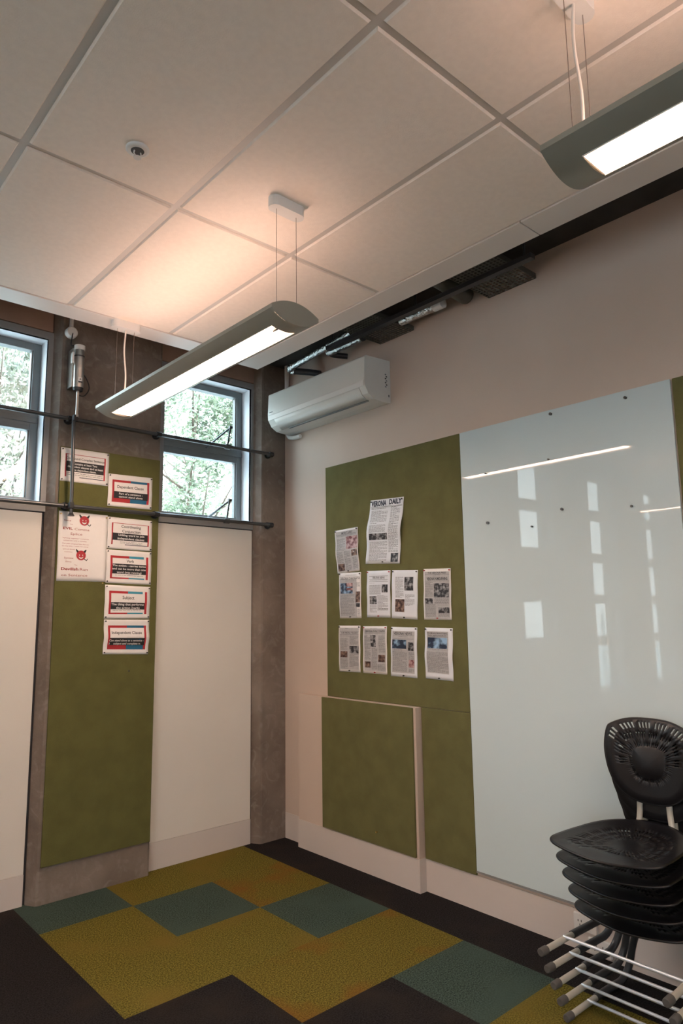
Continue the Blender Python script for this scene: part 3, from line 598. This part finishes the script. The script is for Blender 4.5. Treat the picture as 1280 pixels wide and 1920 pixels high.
# ------------------------------------------------------------------ pendant lamps
def pendant(cx, y0, y1, wires, canopies, label, cable_at, tubecap=True):
    # cross-section: lens with flat rims
    L = empty('pendant_lamp', (cx, (y0 + y1) / 2, 2.76), label, 'lamp', 'suspended fluorescent lamps')
    hw = 0.118; zt_ = 2.765
    def up(x): return zt_ + 0.008 + 0.036 * (1 - (x / hw) ** 2)
    def lo(x): return zt_ - 0.008 - 0.042 * (1 - (x / hw) ** 2)
    xo = 0.057; xu = 0.05; n = 10
    h = MB(); e = 0.075
    # housing: outer skin as strips either side of the openings, with end sections closed
    def strip(fn, xa, xb, ya, yb, flip):
        xs_ = [xa + (xb - xa) * i / n for i in range(n + 1)]
        vs = [(cx + x, ya, fn(x)) for x in xs_] + [(cx + x, yb, fn(x)) for x in xs_]
        h.add(vs, [((i, i + 1, n + 2 + i, n + 1 + i) if flip else (n + 1 + i, n + 2 + i, i + 1, i)) for i in range(n)], 'lampb', True)
    for fn, op, fl in ((up, xu, True), (lo, xo, False)):
        strip(fn, -hw, -op, y0, y1, fl); strip(fn, op, hw, y0, y1, fl)
        strip(fn, -op, op, y0, y0 + e, fl); strip(fn, -op, op, y1 - e, y1, fl)
    for q in (-1, 1):
        h.add([(cx + q * hw, y0, lo(hw)), (cx + q * hw, y1, lo(hw)), (cx + q * hw, y1, up(hw)), (cx + q * hw, y0, up(hw))], [(0, 1, 2, 3)], 'lampb')
        # inner lips of the lower opening
        h.box((cx + q * xo, y0 + e, lo(xo) - 0.001), (cx + q * (xo + 0.003), y1 - e, lo(xo) + 0.03), 'lampi')
    h.build('housing', L)
    for yy, q in ((y0, -1), (y1, 1)):
        ec = MB(); pr_ = [(cx - hw + 2 * hw * i / 16, up(-hw + 2 * hw * i / 16)) for i in range(17)] + [(cx + hw - 2 * hw * i / 16, lo(hw - 2 * hw * i / 16)) for i in range(17)]
        pr2 = [(a, b) for a, b in pr_]
        ec.prism(pr2, 1, yy, yy + q * 0.008, 'lampb'); ec.build('end_cap', L)
    r_ = MB(); zi = lo(xo) + 0.028
    r_.box((cx - xo, y0 + e + 0.0, zi), (cx + xo, y1 - e, zi + 0.002), 'lampi')
    for yy in (y0 + e, y1 - e): r_.box((cx - xo, yy - 0.002, lo(xo)), (cx + xo, yy + 0.002, zi), 'lampi')
    r_.build('reflector', L)
    d = MB(); d.box((cx - 0.048, y0 + e + 0.07, lo(xo) + 0.008), (cx + 0.048, y1 - e - 0.035, lo(xo) + 0.014), 'tube'); d.build('diffuser', L)
    tb = MB(); tb.tube([(cx, y0 + e + 0.02, zi - 0.010), (cx, y0 + e + 0.075, zi - 0.010)], 0.008, 'black', 10); tb.build('tube_holder', L)
    u = MB(); u.box((cx - xu + 0.002, y0 + e, up(xu) - 0.012), (cx + xu - 0.002, y1 - e, up(xu) - 0.008), 'up'); u.build('uplight', L)
    for (yc) in canopies:
        c_ = MB(); pr_ = []
        for k in range(24):
            a = 2 * math.pi * k / 24; sx = 0.055 if math.cos(a) > 0 else -0.055
            pr_.append((cx + sx + 0.03 * math.cos(a), yc + 0.03 * math.sin(a)))
        c_.prism(pr_, 2, ZC - 0.045, ZC + 0.001, 'whitep'); o = c_.build('canopy', L, bevel=0.004)
        for q in (-.051, .051):
            w_ = MB(); w_.tube([(cx + q, yc, ZC - 0.044), (cx + q, yc, up(.05) - 0.005)], 0.0011, 'wire', 6); w_.build('suspension_wire', L)
    if cable_at is not None:
        w_ = MB(); w_.tube(spline([(cx - 0.0, cable_at, ZC - 0.044), (cx - 0.004, cable_at + 0.004, 3.1), (cx + .006, cable_at - 0.003, 2.95), (cx + 0.004, cable_at, up(0) - 0.002)]), 0.0048, 'cable', 8); w_.build('power_cable', L)
pendant(0.268, -2.265, -0.575, None, [-2.212, -0.672], 'pendant strip lamp hanging in mid room toward the window wall', -0.672)
pendant(0.268, -5.155, -3.465, None, [-5.1, -3.515], 'pendant strip lamp cut off by the upper right picture edge', -3.515)
# the same lamps further off in the room, out of the photograph, as the ceiling light they give
for (x_, yy) in ((-3.0, -2.265), (-3.0, -5.155), (-5.4, -2.265), (-5.4, -5.155)):
    pendant(x_, yy, yy + 1.69, None, [yy + .053, yy + 1.593], 'pendant strip lamp further along the room, outside the photograph', yy + 1.593)

# ------------------------------------------------------------------ ceiling sprinkler
S = empty('sprinkler', (-0.349, -2.128, ZC), 'small round white fire sprinkler head in the ceiling', 'sprinkler')
m_ = MB(); sx, sy = -0.349, -2.128
m_.tube([(sx, sy, ZC), (sx, sy, ZC - 0.006), (sx, sy, ZC - 0.010)], [0.042, 0.042, 0.034], 'whitep', 28); m_.build('escutcheon', S)
m_ = MB(); m_.tube([(sx, sy, ZC - 0.010), (sx, sy, ZC - 0.0115)], [0.024, 0.022], 'dark', 20); m_.build('recess', S)
m_ = MB()
for q in (-1, 1): m_.tube([(sx + q * .012, sy, ZC - 0.011), (sx + q * .014, sy, ZC - 0.022), (sx + q * .003, sy, ZC - 0.036)], 0.0028, 'whitep', 6)
m_.build('frame_arm', S)
m_ = MB(); m_.tube([(sx, sy, ZC - 0.034), (sx, sy, ZC - 0.037)], 0.014, 'whitep', 16); m_.build('deflector', S)

# ------------------------------------------------------------------ air conditioner
A = empty('air_conditioner', (XW, -0.76, 2.945), 'white wall-mounted air conditioner unit near the corner', 'air conditioner')
ya, yb = -1.288, -0.238
prof = [(XW, 3.236), (1.603, 3.226), (1.593, 3.216), (1.587, 3.06), (1.590, 3.025), (1.62, 2.975), (1.668, 2.948), (1.74, 2.942), (XW, 2.946)]
m_ = MB(); m_.prism(prof, 1, ya, yb, 'acw'); m_.build('body', A, bevel=0.006)
m_ = MB(); m_.prism([(1.5855, 3.0585), (1.584, 3.05), (1.587, 3.018), (1.59, 3.018), (1.5895, 3.0585)], 1, ya + .006, yb - .006, 'whitep'); m_.build('front_seam', A)
m_ = MB(); m_.prism([(1.5875, 3.022), (1.6165, 2.9725), (1.664, 2.9455), (1.664, 2.9475), (1.619, 2.9765), (1.5905, 3.0245)], 1, ya + .055, yb - .075, 'acw', True); m_.build('louvre_flap', A)
m_ = MB(); m_.prism([(1.660, 2.9435), (1.674, 2.9405), (1.674, 2.946), (1.660, 2.948)], 1, ya + .05, yb - .16, 'greyslot'); m_.build('air_slot', A)
m_ = MB(); m_.box((1.5862, yb - .06, 3.075), (1.589, yb - .015, 3.079), 'dark'); m_.build('logo_mark', A)
m_ = MB()
for q in range(7): m_.box((1.775 + (q % 2) * .008, ya - .0015, 3.13 - q * .014), (1.787 + (q % 2) * .008, ya + .001, 3.138 - q * .014), 'dark' if q % 3 else 'greyslot')
m_.box((1.805, ya - .0015, 2.985), (1.812, ya + .001, 3.0), 'dark'); m_.build('rating_mark', A)
# trunking loop behind it
m_ = MB(); m_.tube(spline([(1.79, -0.205, 3.505), (1.79, -0.205, 3.35), (1.79, -0.205, 3.12), (1.79, -0.207, 3.0), (1.795, -0.225, 2.935), (1.80, -0.285, 2.915), (1.80, -0.36, 2.913)], 6), 0.017, 'whitep', 12)
tag(m_.build('refrigerant_pipe'), 'pale insulated pipe running down the corner behind the air conditioner', 'pipe')

# ------------------------------------------------------------------ services above the gap
def perforated(y0, y1, x0, x1, z, label):
    T = empty('cable_tray', ((x0 + x1) / 2, y0, z), label, 'cable tray', 'perforated trays above the ceiling edge')
    mb = MB(); c_ = 0.024; nx = int(round((x1 - x0) / c_)); ny = int(round((y1 - y0) / c_)); cx_ = (x1 - x0) / nx; cy_ = (y1 - y0) / ny
    for i in range(nx):
        for j in range(ny):
            a, b = x0 + i * cx_, y0 + j * cy_; mx, my = a + cx_ / 2, b + cy_ / 2
            O = [(a, b), (mx, b), (a + cx_, b), (a + cx_, my), (a + cx_, b + cy_), (mx, b + cy_), (a, b + cy_), (a, my)]
            r1 = 0.0084
            I = [(mx + r1 * math.cos(t_), my + r1 * math.sin(t_)) for t_ in [math.radians(q) for q in (225, 270, 315, 0, 45, 90, 135, 180)]]
            mb.add([(p[0], p[1], z) for p in O] + [(p[0], p[1], z) for p in I], [(k, 8 + k, 8 + (k + 1) % 8, (k + 1) % 8) for k in range(8)], 'tray')
    o = mb.build('perforated_plate', T); so = o.modifiers.new('t', 'SOLIDIFY'); so.thickness = 0.002
    m2 = MB()
    for yy in (y0, y1): m2.box((x0, yy - 0.001, z), (x1, yy + 0.001, z + 0.03), 'tray')
    m2.build('side_flange', T)
perforated(-2.41, -2.10, 1.22, 1.822, 3.378, 'perforated steel tray bridging the gap, nearer the right picture edge')
perforated(-1.512, -1.21, 1.22, 1.822, 3.378, 'perforated steel tray bridging the gap above the air conditioner')
m_ = MB(); m_.box((1.555, -2.55, 3.350), (1.596, -0.95, 3.374), 'lag'); m_.box((1.553, -2.55, 3.374), (1.598, -0.95, 3.376), 'lag')
tag(m_.build('support_rail', bevel=0.002), 'long black steel rail carrying the perforated trays', 'rail')
for yy in (-2.5, -1.75, -1.0):
    m_ = MB(); m_.tube([(1.576, yy, 3.377), (1.576, yy, ZT)], 0.006, 'rail', 8); tag(m_.build('threaded_rod'), 'threaded hanger rod above the black support rail', 'rod', 'hanger rods')
# pipes
def pipe(label, segs, name='insulated_pipe'):
    P_ = empty(name, segs[0][1][0], label, 'pipe')
    for (pn, pts, r, m) in segs:
        mb = MB(); mb.tube(pts, r, m, 16); mb.build(pn, P_)
    return P_
pipe('silver foil pipe with a crumpled elbow turning down behind the air conditioner', [
    ('foil_lagging', [(1.574, -1.19, 3.40), (1.585, -1.09, 3.40), (1.655, -0.45, 3.40)], 0.025, 'foil'),
    ('foil_elbow', spline([(1.654, -0.46, 3.40), (1.662, -0.42, 3.397), (1.68, -0.405, 3.39), (1.70, -0.43, 3.38)], 5), 0.029, 'foil'),
    ('pipe_run', [(1.695, -0.425, 3.382), (1.76, -0.52, 3.362), (1.798, -0.60, 3.335)], 0.024, 'lag')])
pipe('short foil-topped black pipe beside the first tray, nearest the corner', [
    ('pipe_run', [(1.672, -1.20, 3.392), (1.675, -0.87, 3.392)], 0.025, 'lag'), ('foil_lagging', [(1.668, -1.19, 3.391), (1.67, -0.845, 3.391)], 0.0262, 'foil'),
    ('pipe_elbow', spline([(1.676, -.875, 3.392), (1.70, -.84, 3.39), (1.74, -.86, 3.385), (1.80, -.90, 3.38)], 5), 0.02, 'lag')])
pipe('pale foil pipe between the two perforated trays', [
    ('foil_lagging', [(1.685, -1.80, 3.395), (1.685, -1.53, 3.395)], 0.03, 'foil'), ('pipe_end', [(1.685, -1.802, 3.395), (1.685, -1.87, 3.395)], 0.034, 'whitep')])
pipe('pipe with pale joints seen above the support rail', [
    ('pipe_run', [(1.44, -2.0, 3.44), (1.44, -1.05, 3.44)], 0.02, 'lag'), ('joint', [(1.44, -1.58, 3.44), (1.44, -1.50, 3.44)], 0.026, 'cable'), ('joint', [(1.44, -1.84, 3.44), (1.44, -1.75, 3.44)], 0.026, 'cable')])
D_ = empty('ventilation_duct', (1.6, -1.98, 3.44), 'dark cylindrical duct ending between the trays', 'duct')
m_ = MB(); m_.tube([(1.45, -1.985, 3.445), (1.76, -1.985, 3.415)], 0.05, 'tray', 24); m_.build('duct_body', D_)
m_ = MB(); m_.tube([(1.76, -1.985, 3.415), (1.77, -1.985, 3.414)], 0.046, 'lag', 24); m_.build('duct_end', D_)

# ------------------------------------------------------------------ window winder bars, stays, actuator
def bar_(z, xa, xb, label, stays, brs, yb=-0.1375):
    B_ = empty('winder_bar', (xa, -0.185, z), label, 'bar', 'horizontal window winder bars')
    m_ = MB(); m_.tube([(xa, -0.185, z), (xb, -0.185, z)], 0.0125, 'rail', 14); m_.build('bar_tube', B_)
    for x in brs:
        yy_ = -0.1495 if z < 2.6 and .1 < x < .77 else -0.1375
        m_ = MB(); m_.box((x - 0.014, -0.19, z - 0.014), (x + 0.014, yy_ , z + 0.014), 'black'); m_.tube([(x, yy_ - .0001, z), (x, yy_ - .0055, z)], 0.027, 'black', 14)
        m_.tube([(x - .016, -.185, z), (x + .016, -.185, z)], 0.018, 'black', 12); m_.build('bracket', B_, bevel=0.002)
    for x in stays:
        m_ = MB(); m_.tube([(x - .02, -.185, z), (x + .02, -.185, z)], 0.019, 'rail', 12); m_.build('stay_collar', B_)
        m_ = MB(); m_.tube([(x, -0.185, z), (x + .045, -0.15, z + .155)], 0.007, 'rail', 8)
        m_.tube([(x + .045, -0.15, z + .155), (x - .04, 0.045, z + .03)], 0.007, 'rail', 8); m_.tube([(x + .033, -.152, z + .158), (x + .058, -.152, z + .158)], 0.012, 'rail', 10); m_.build('stay_arm', B_)
for k in range(0, 5):
    o_ = -OFF[k]
    for z, w in ((2.783, 'upper'), (2.243, 'lower')):
        if k == 0: lab = '%s dark winder bar across the window next to the corner' % w
        elif k == 1: lab = '%s dark winder bar across the window at the left picture edge' % w
        else: lab = '%s winder bar seen only in the whiteboard reflection' % w
        xa, xb = 0.735 + o_, 1.655 + o_
        bar_(z, 0.157 if k == 0 else xa, xb if k == 0 else (0.13 if k == 1 else xb), lab, [1.27 + o_ if k == 0 else 1.06 + o_], [xa] + ([xb, 0.15] if k == 0 else []))
# actuator
A = empty('window_actuator', (0.155, -0.2, 2.95), 'silver cylindrical window opener with black hose on the pilaster', 'window opener')
ax, ay = 0.172, -0.222
m_ = MB(); m_.tube([(ax, ay, 2.975), (ax, ay, 3.215)], 0.031, 'steel', 24); m_.build('cylinder', A)
m_ = MB(); m_.tube([(ax, ay, 3.2151), (ax, ay, 3.245)], 0.032, 'whitep', 24); m_.tube([(ax, ay, 3.17), (ax, ay, 3.178)], 0.0325, 'rail', 24); m_.build('top_cap', A)
m_ = MB(); m_.tube([(ax, ay, 2.974), (ax, ay, 2.955)], [0.032, 0.028], 'black', 24); m_.build('bottom_cap', A)
m_ = MB(); m_.box((ax - .038, -.215, 2.98), (ax - .0305, -.1375, 3.225), 'steel'); m_.build('mounting_rail', A)
m_ = MB(); m_.box((ax - .05, -.245, 3.12), (ax - .0385, -.215, 3.19), 'whitep'); m_.build('clamp', A, bevel=.003)
m_ = MB(); m_.tube([(ax, ay, 2.9545), (ax, ay, 2.80)], 0.0085, 'steel', 12); m_.tube([(ax, ay, 2.805), (ax, ay, 2.79)], 0.012, 'steel', 12); m_.build('push_rod', A)
m_ = MB(); m_.box((ax - .012, ay - .0325, 3.0), (ax + .012, ay - .030, 3.035), 'paper'); m_.build('warning_label', A)
m_ = MB(); m_.box((ax - .012, ay - .0335, 3.0), (ax + .012, ay - .0325, 3.01), 'dark'); m_.add([(ax - .006, ay - .033, 3.018), (ax + .006, ay - .033, 3.018), (ax, ay - .033, 3.03)], [(0, 1, 2)], 'dark'); m_.build('warning_sign', A)
m_ = MB(); m_.tube(spline([(0.148, -0.165, 3.36), (0.135, -0.185, 3.30), (0.13, -0.19, 3.25), (0.15, -0.20, 3.248), (ax + .03, -0.19, 3.243)], 6), 0.0035, 'black', 8)
m_.tube(spline([(ax + .033, -0.15, 3.12), (ax + .07, -0.17, 3.06), (ax + .085, -0.18, 3.0), (ax + .055, -0.19, 2.945), (ax + .02, -0.19, 2.94), (ax + .008, -0.19, 2.955)], 6), 0.0035, 'black', 8); m_.build('hose', A)
J = empty('junction_box', (0.14, -0.1375, 3.34), 'round white junction box above the window opener', 'junction box')
m_ = MB(); m_.tube([(0.14, -0.1376, 3.345), (0.14, -0.170, 3.345), (0.14, -0.176, 3.345)], [0.036, 0.036, 0.030], 'whitep', 24); m_.build('box_body', J)
m_ = MB(); m_.tube([(0.14, -0.152, 3.38), (0.14, -0.152, 3.505)], 0.012, 'whitep', 12); m_.build('conduit', J)
# vertical drive rod
R_ = empty('drive_rod', (0.165, -0.215, 2.2), 'thin vertical steel rod linking the two winder bars on the pilaster', 'rod')
m_ = MB(); m_.tube([(0.158, -0.215, 2.785), (0.168, -0.215, 2.195)], 0.0105, 'rail', 12); m_.build('rod_tube', R_)
for z in (2.783, 2.243):
    m_ = MB(); m_.box((0.152, -0.232, z - .02), (0.178, -0.200, z + .02), 'black'); m_.build('linkage', R_, bevel=.004)
m_ = MB(); m_.tube([(0.168, -0.215, 2.197), (0.168, -0.215, 2.18)], [0.012, 0.02], 'black', 12); m_.build('rod_end', R_)

# ------------------------------------------------------------------ wall sockets
def socket(y0, y1, z0, z1, label):
    S = empty('wall_socket', (XW, (y0 + y1) / 2, z0), label, 'power socket', 'white sockets behind the chairs')
    m_ = MB(); m_.box((XW - 0.022, y0, z0), (XW - 0.0045, y1, z1), 'whitep'); m_.build('face_plate', S, bevel=.003)
    for yy in (y0 + (y1 - y0) * .28, y0 + (y1 - y0) * .72):
        m_ = MB()
        for a, b in ((-.008, .006), (.008, .006), (0, -.012)): m_.box((XW - 0.0228, yy + a - .0018, (z0 + z1) / 2 + b - .005), (XW - 0.0215, yy + a + .0018, (z0 + z1) / 2 + b + .005), 'dark')
        m_.build('socket_holes', S)
socket(-2.535, -2.42, 0.095, 0.168, 'white double power socket on the skirting, upper of two')
socket(-2.60, -2.49, 0.012, 0.080, 'white power socket on the skirting, lower of two near the floor')

# ------------------------------------------------------------------ chairs
def shell(name, parent, centre, outline, rings, slots, depth, frame, nang=144):
    # polar grid: outline(theta)->(a,b) ; frame(a,b,d)->xyz ; slots: dict ring index -> predicate(theta index)
    mb = MB(); ns = len(rings); vs = []
    for r in rings:
        for k in range(nang):
            t = 2 * math.pi * k / nang; oa, ob = outline(t)
            a, b = centre[0] + (oa - centre[0]) * r, centre[1] + (ob - centre[1]) * r
            vs.append(frame(a, b, depth(r, t, a, b)))
    vs.append(frame(centre[0], centre[1], depth(0, 0, *centre)))
    fs = []
    for k in range(nang): fs.append((k, (k + 1) % nang, ns * nang))
    for i in range(ns - 1):
        for k in range(nang):
            if slots.get(i) and slots[i](k): continue
            k2 = (k + 1) % nang
            fs.append((i * nang + k, (i + 1) * nang + k, (i + 1) * nang + k2, i * nang + k2))
    mb.add(vs, fs, 'chair', True)
    o = mb.build(name, parent); so = o.modifiers.new('thickness', 'SOLIDIFY'); so.thickness = 0.007; so.offset = 0
    return o
def spow(t, pts):
    # closed smooth outline through polar control points: list of (deg, radius)
    d = math.degrees(t) % 360; P = sorted(pts); n = len(P)
    for i in range(n):
        a, ra = P[i]; b, rb = P[(i + 1) % n]; b2 = b if b > a else b + 360; dd = d if d >= a else d + 360
        if a <= dd <= b2:
            u = (dd - a) / (b2 - a); _, r0 = P[(i - 1) % n]; _, r3 = P[(i + 2) % n]
            return 0.5 * (2 * ra + (rb - r0) * u + (2 * r0 - 5 * ra + 4 * rb - r3) * u * u + (3 * ra - r0 - 3 * rb + r3) * u ** 3)
    return P[0][1]
def outline_poly(poly, centre):
    # radius per angle of a closed catmull-rom polygon
    pts = []
    n = len(poly)
    for i in range(n):
        p0, p1, p2, p3 = [Vector(poly[(i + q) % n]) for q in (-1, 0, 1, 2)]
        for k in range(16):
            u = k / 16; pts.append(0.5 * (2 * p1 + (p2 - p0) * u + (2 * p0 - 5 * p1 + 4 * p2 - p3) * u * u + (3 * p1 - p0 - 3 * p2 + p3) * u ** 3))
    ang = sorted((math.atan2(p[1] - centre[1], p[0] - centre[0]) % (2 * math.pi), (Vector(p) - Vector(centre)).length) for p in pts)
    def f(t):
        t %= 2 * math.pi
        for i in range(len(ang)):
            a, ra = ang[i - 1] if i else (ang[-1][0] - 2 * math.pi, ang[-1][1]); b, rb = ang[i]
            if a <= t <= b:
                u = 0 if b == a else (t - a) / (b - a); r = ra + (rb - ra) * u; return (centre[0] + r * math.cos(t), centre[1] + r * math.sin(t))
        a, ra = ang[-1]; return (centre[0] + ra * math.cos(t), centre[1] + ra * math.sin(t))
    return f
G3 = 'stacked black chairs'
def make_chair(label):
    # local frame: chair faces -x, foot tips at x=0, y=0 is the centre line
    C_ = empty('stacking_chair', (0, 0, 0), label, 'chair', G3)
    # seat: (a = x from the front, b = y)
    sp_ = [(0.022, 0.0), (0.04, -0.12), (0.075, -0.205), (0.13, -0.222), (0.30, -0.212), (0.43, -0.165), (0.505, -0.08), (0.525, 0.0),
           (0.505, 0.08), (0.43, 0.165), (0.30, 0.212), (0.13, 0.226), (0.075, 0.212), (0.04, 0.12)]
    cs = (0.29, 0.0)
    def sd(r, t, a, b):
        z = 0.385 + 0.028 * r ** 2.2                      # dished
        z += 0.012 * max(0, r - .8) / .2 * max(0, math.cos(t))
        z -= 0.022 * max(0, (0.11 - a)) / .09             # waterfall front
        return z
    pat = lambda lo_, hi_, per, on: (lambda k: (k % per) in on and lo_ <= (k * 2.5) % 360 <= hi_)
    slots = {2: lambda k: k % 3 == 0 and (k // 3) % 5 != 4, 4: lambda k: k % 2 == 0 and (k // 2) % 5 != 4, 6: lambda k: k % 2 == 0 and (k // 2) % 5 != 4 and not (150 < k * 2.5 < 210)}
    st = shell('seat', C_, cs, outline_poly(sp_, cs), [.12, .24, .34, .42, .48, .58, .64, .74, .82, .9, .96, 1.0], {2: slots[2], 4: slots[4], 6: slots[6]}, sd, lambda a, b, d: (a, b, d))
    # backrest: (a = y, b = z)
    bp = [(0.0, 0.842), (0.09, 0.836), (0.158, 0.812), (0.178, 0.79), (0.188, 0.735), (0.187, 0.68), (0.172, 0.61), (0.14, 0.55), (0.08, 0.508), (0.0, 0.497),
          (-0.08, 0.508), (-0.14, 0.55), (-0.172, 0.61), (-0.187, 0.68), (-0.188, 0.735), (-0.178, 0.79), (-0.158, 0.812), (-0.09, 0.836)]
    cb = (0.0, 0.66)
    def bd(r, t, a, b):
        x = 0.50 + 0.03 * (b - 0.5) / .34 - 0.030 * (abs(a) / .19) ** 2
        x += -0.016 * math.exp(-(r / .33) ** 4)       # lumbar boss towards the sitter
        if r > .93: x += 0.008
        return x
    up_ = lambda k: 25 < k * 2.5 < 155
    g4 = lambda k, off=0: k % 2 == 0 and ((k + off) // 2) % 5 != 4
    bs_ = {3: lambda k: g4(k), 5: lambda k: g4(k, 4) and (0 <= k * 2.5 < 180 or k * 2.5 > 350), 7: lambda k: g4(k) and 28 < k * 2.5 < 152}
    shell('backrest', C_, cb, outline_poly(bp, cb), [.15, .28, .34, .37, .45, .56, .68, .78, .91, .95, .98, 1.0], bs_, bd, lambda a, b, d: (d, a, b))
    for q in (-1, 1):
        path = spline([(0.035, q * .235, .015), (0.25, q * .231, .015), (0.36, q * .226, .015), (0.425, q * .218, .022), (0.465, q * .205, .07), (0.475, q * .185, .16), (0.485, q * .145, .27), (0.50, q * .098, .35), (0.522, q * .068, .42), (0.527, q * .060, .52), (0.527, q * .058, .60)], 6)
        lg = MB(); lg.tube(path, 0.0118, 'tube_paint', 12); L_ = lg.build('leg', C_)
        m_ = MB(); m_.tube([(0.0, q * .235, .0155), (0.003, q * .235, .0155), (0.04, q * .2345, .0155)], [.012, .015, .0150], 'rubber', 14); m_.build('foot_cap', L_)
        m_ = MB(); m_.tube([p for p in path if 0.22 < p[0] < 0.49 and p[2] < .30], 0.0148, 'sleeve', 12); m_.build('sleeve', L_)
    m_ = MB(); m_.tube([(0.165, -.235, .024), (0.165, .235, .024)], 0.0064, 'chrome', 10); m_.build('cross_rod', C_)
    m_ = MB(); m_.tube([(0.497, -.108, .335), (0.44, -.11, .368), (0.25, -.10, .368), (0.20, -.07, .368), (0.20, .07, .368), (0.25, .10, .368), (0.44, .11, .368), (0.497, .108, .335)], 0.008, 'sleeve', 10); m_.build('seat_support', C_)
    return C_
def copy_tree(o, parent=None):
    c_ = o.copy(); COL.objects.link(c_)
    if parent: c_.parent = parent
    for ch in list(o.children): copy_tree(ch, c_)
    return c_
labs = ['lowest black perforated chair of the stack, standing on the carpet', 'second chair from the bottom of the black stack', 'middle chair of the stack of five black chairs',
        'second chair from the top of the black stack', 'topmost black perforated chair of the stack with its whole seat showing']
proto = make_chair(labs[0])
X0, Y0c = 1.245, -2.936
for k in range(5):
    ch = proto if k == 0 else copy_tree(proto)
    ch['label'] = labs[k]; ch.location = (X0 - 0.0376 * k, Y0c, 0.0705 * k)
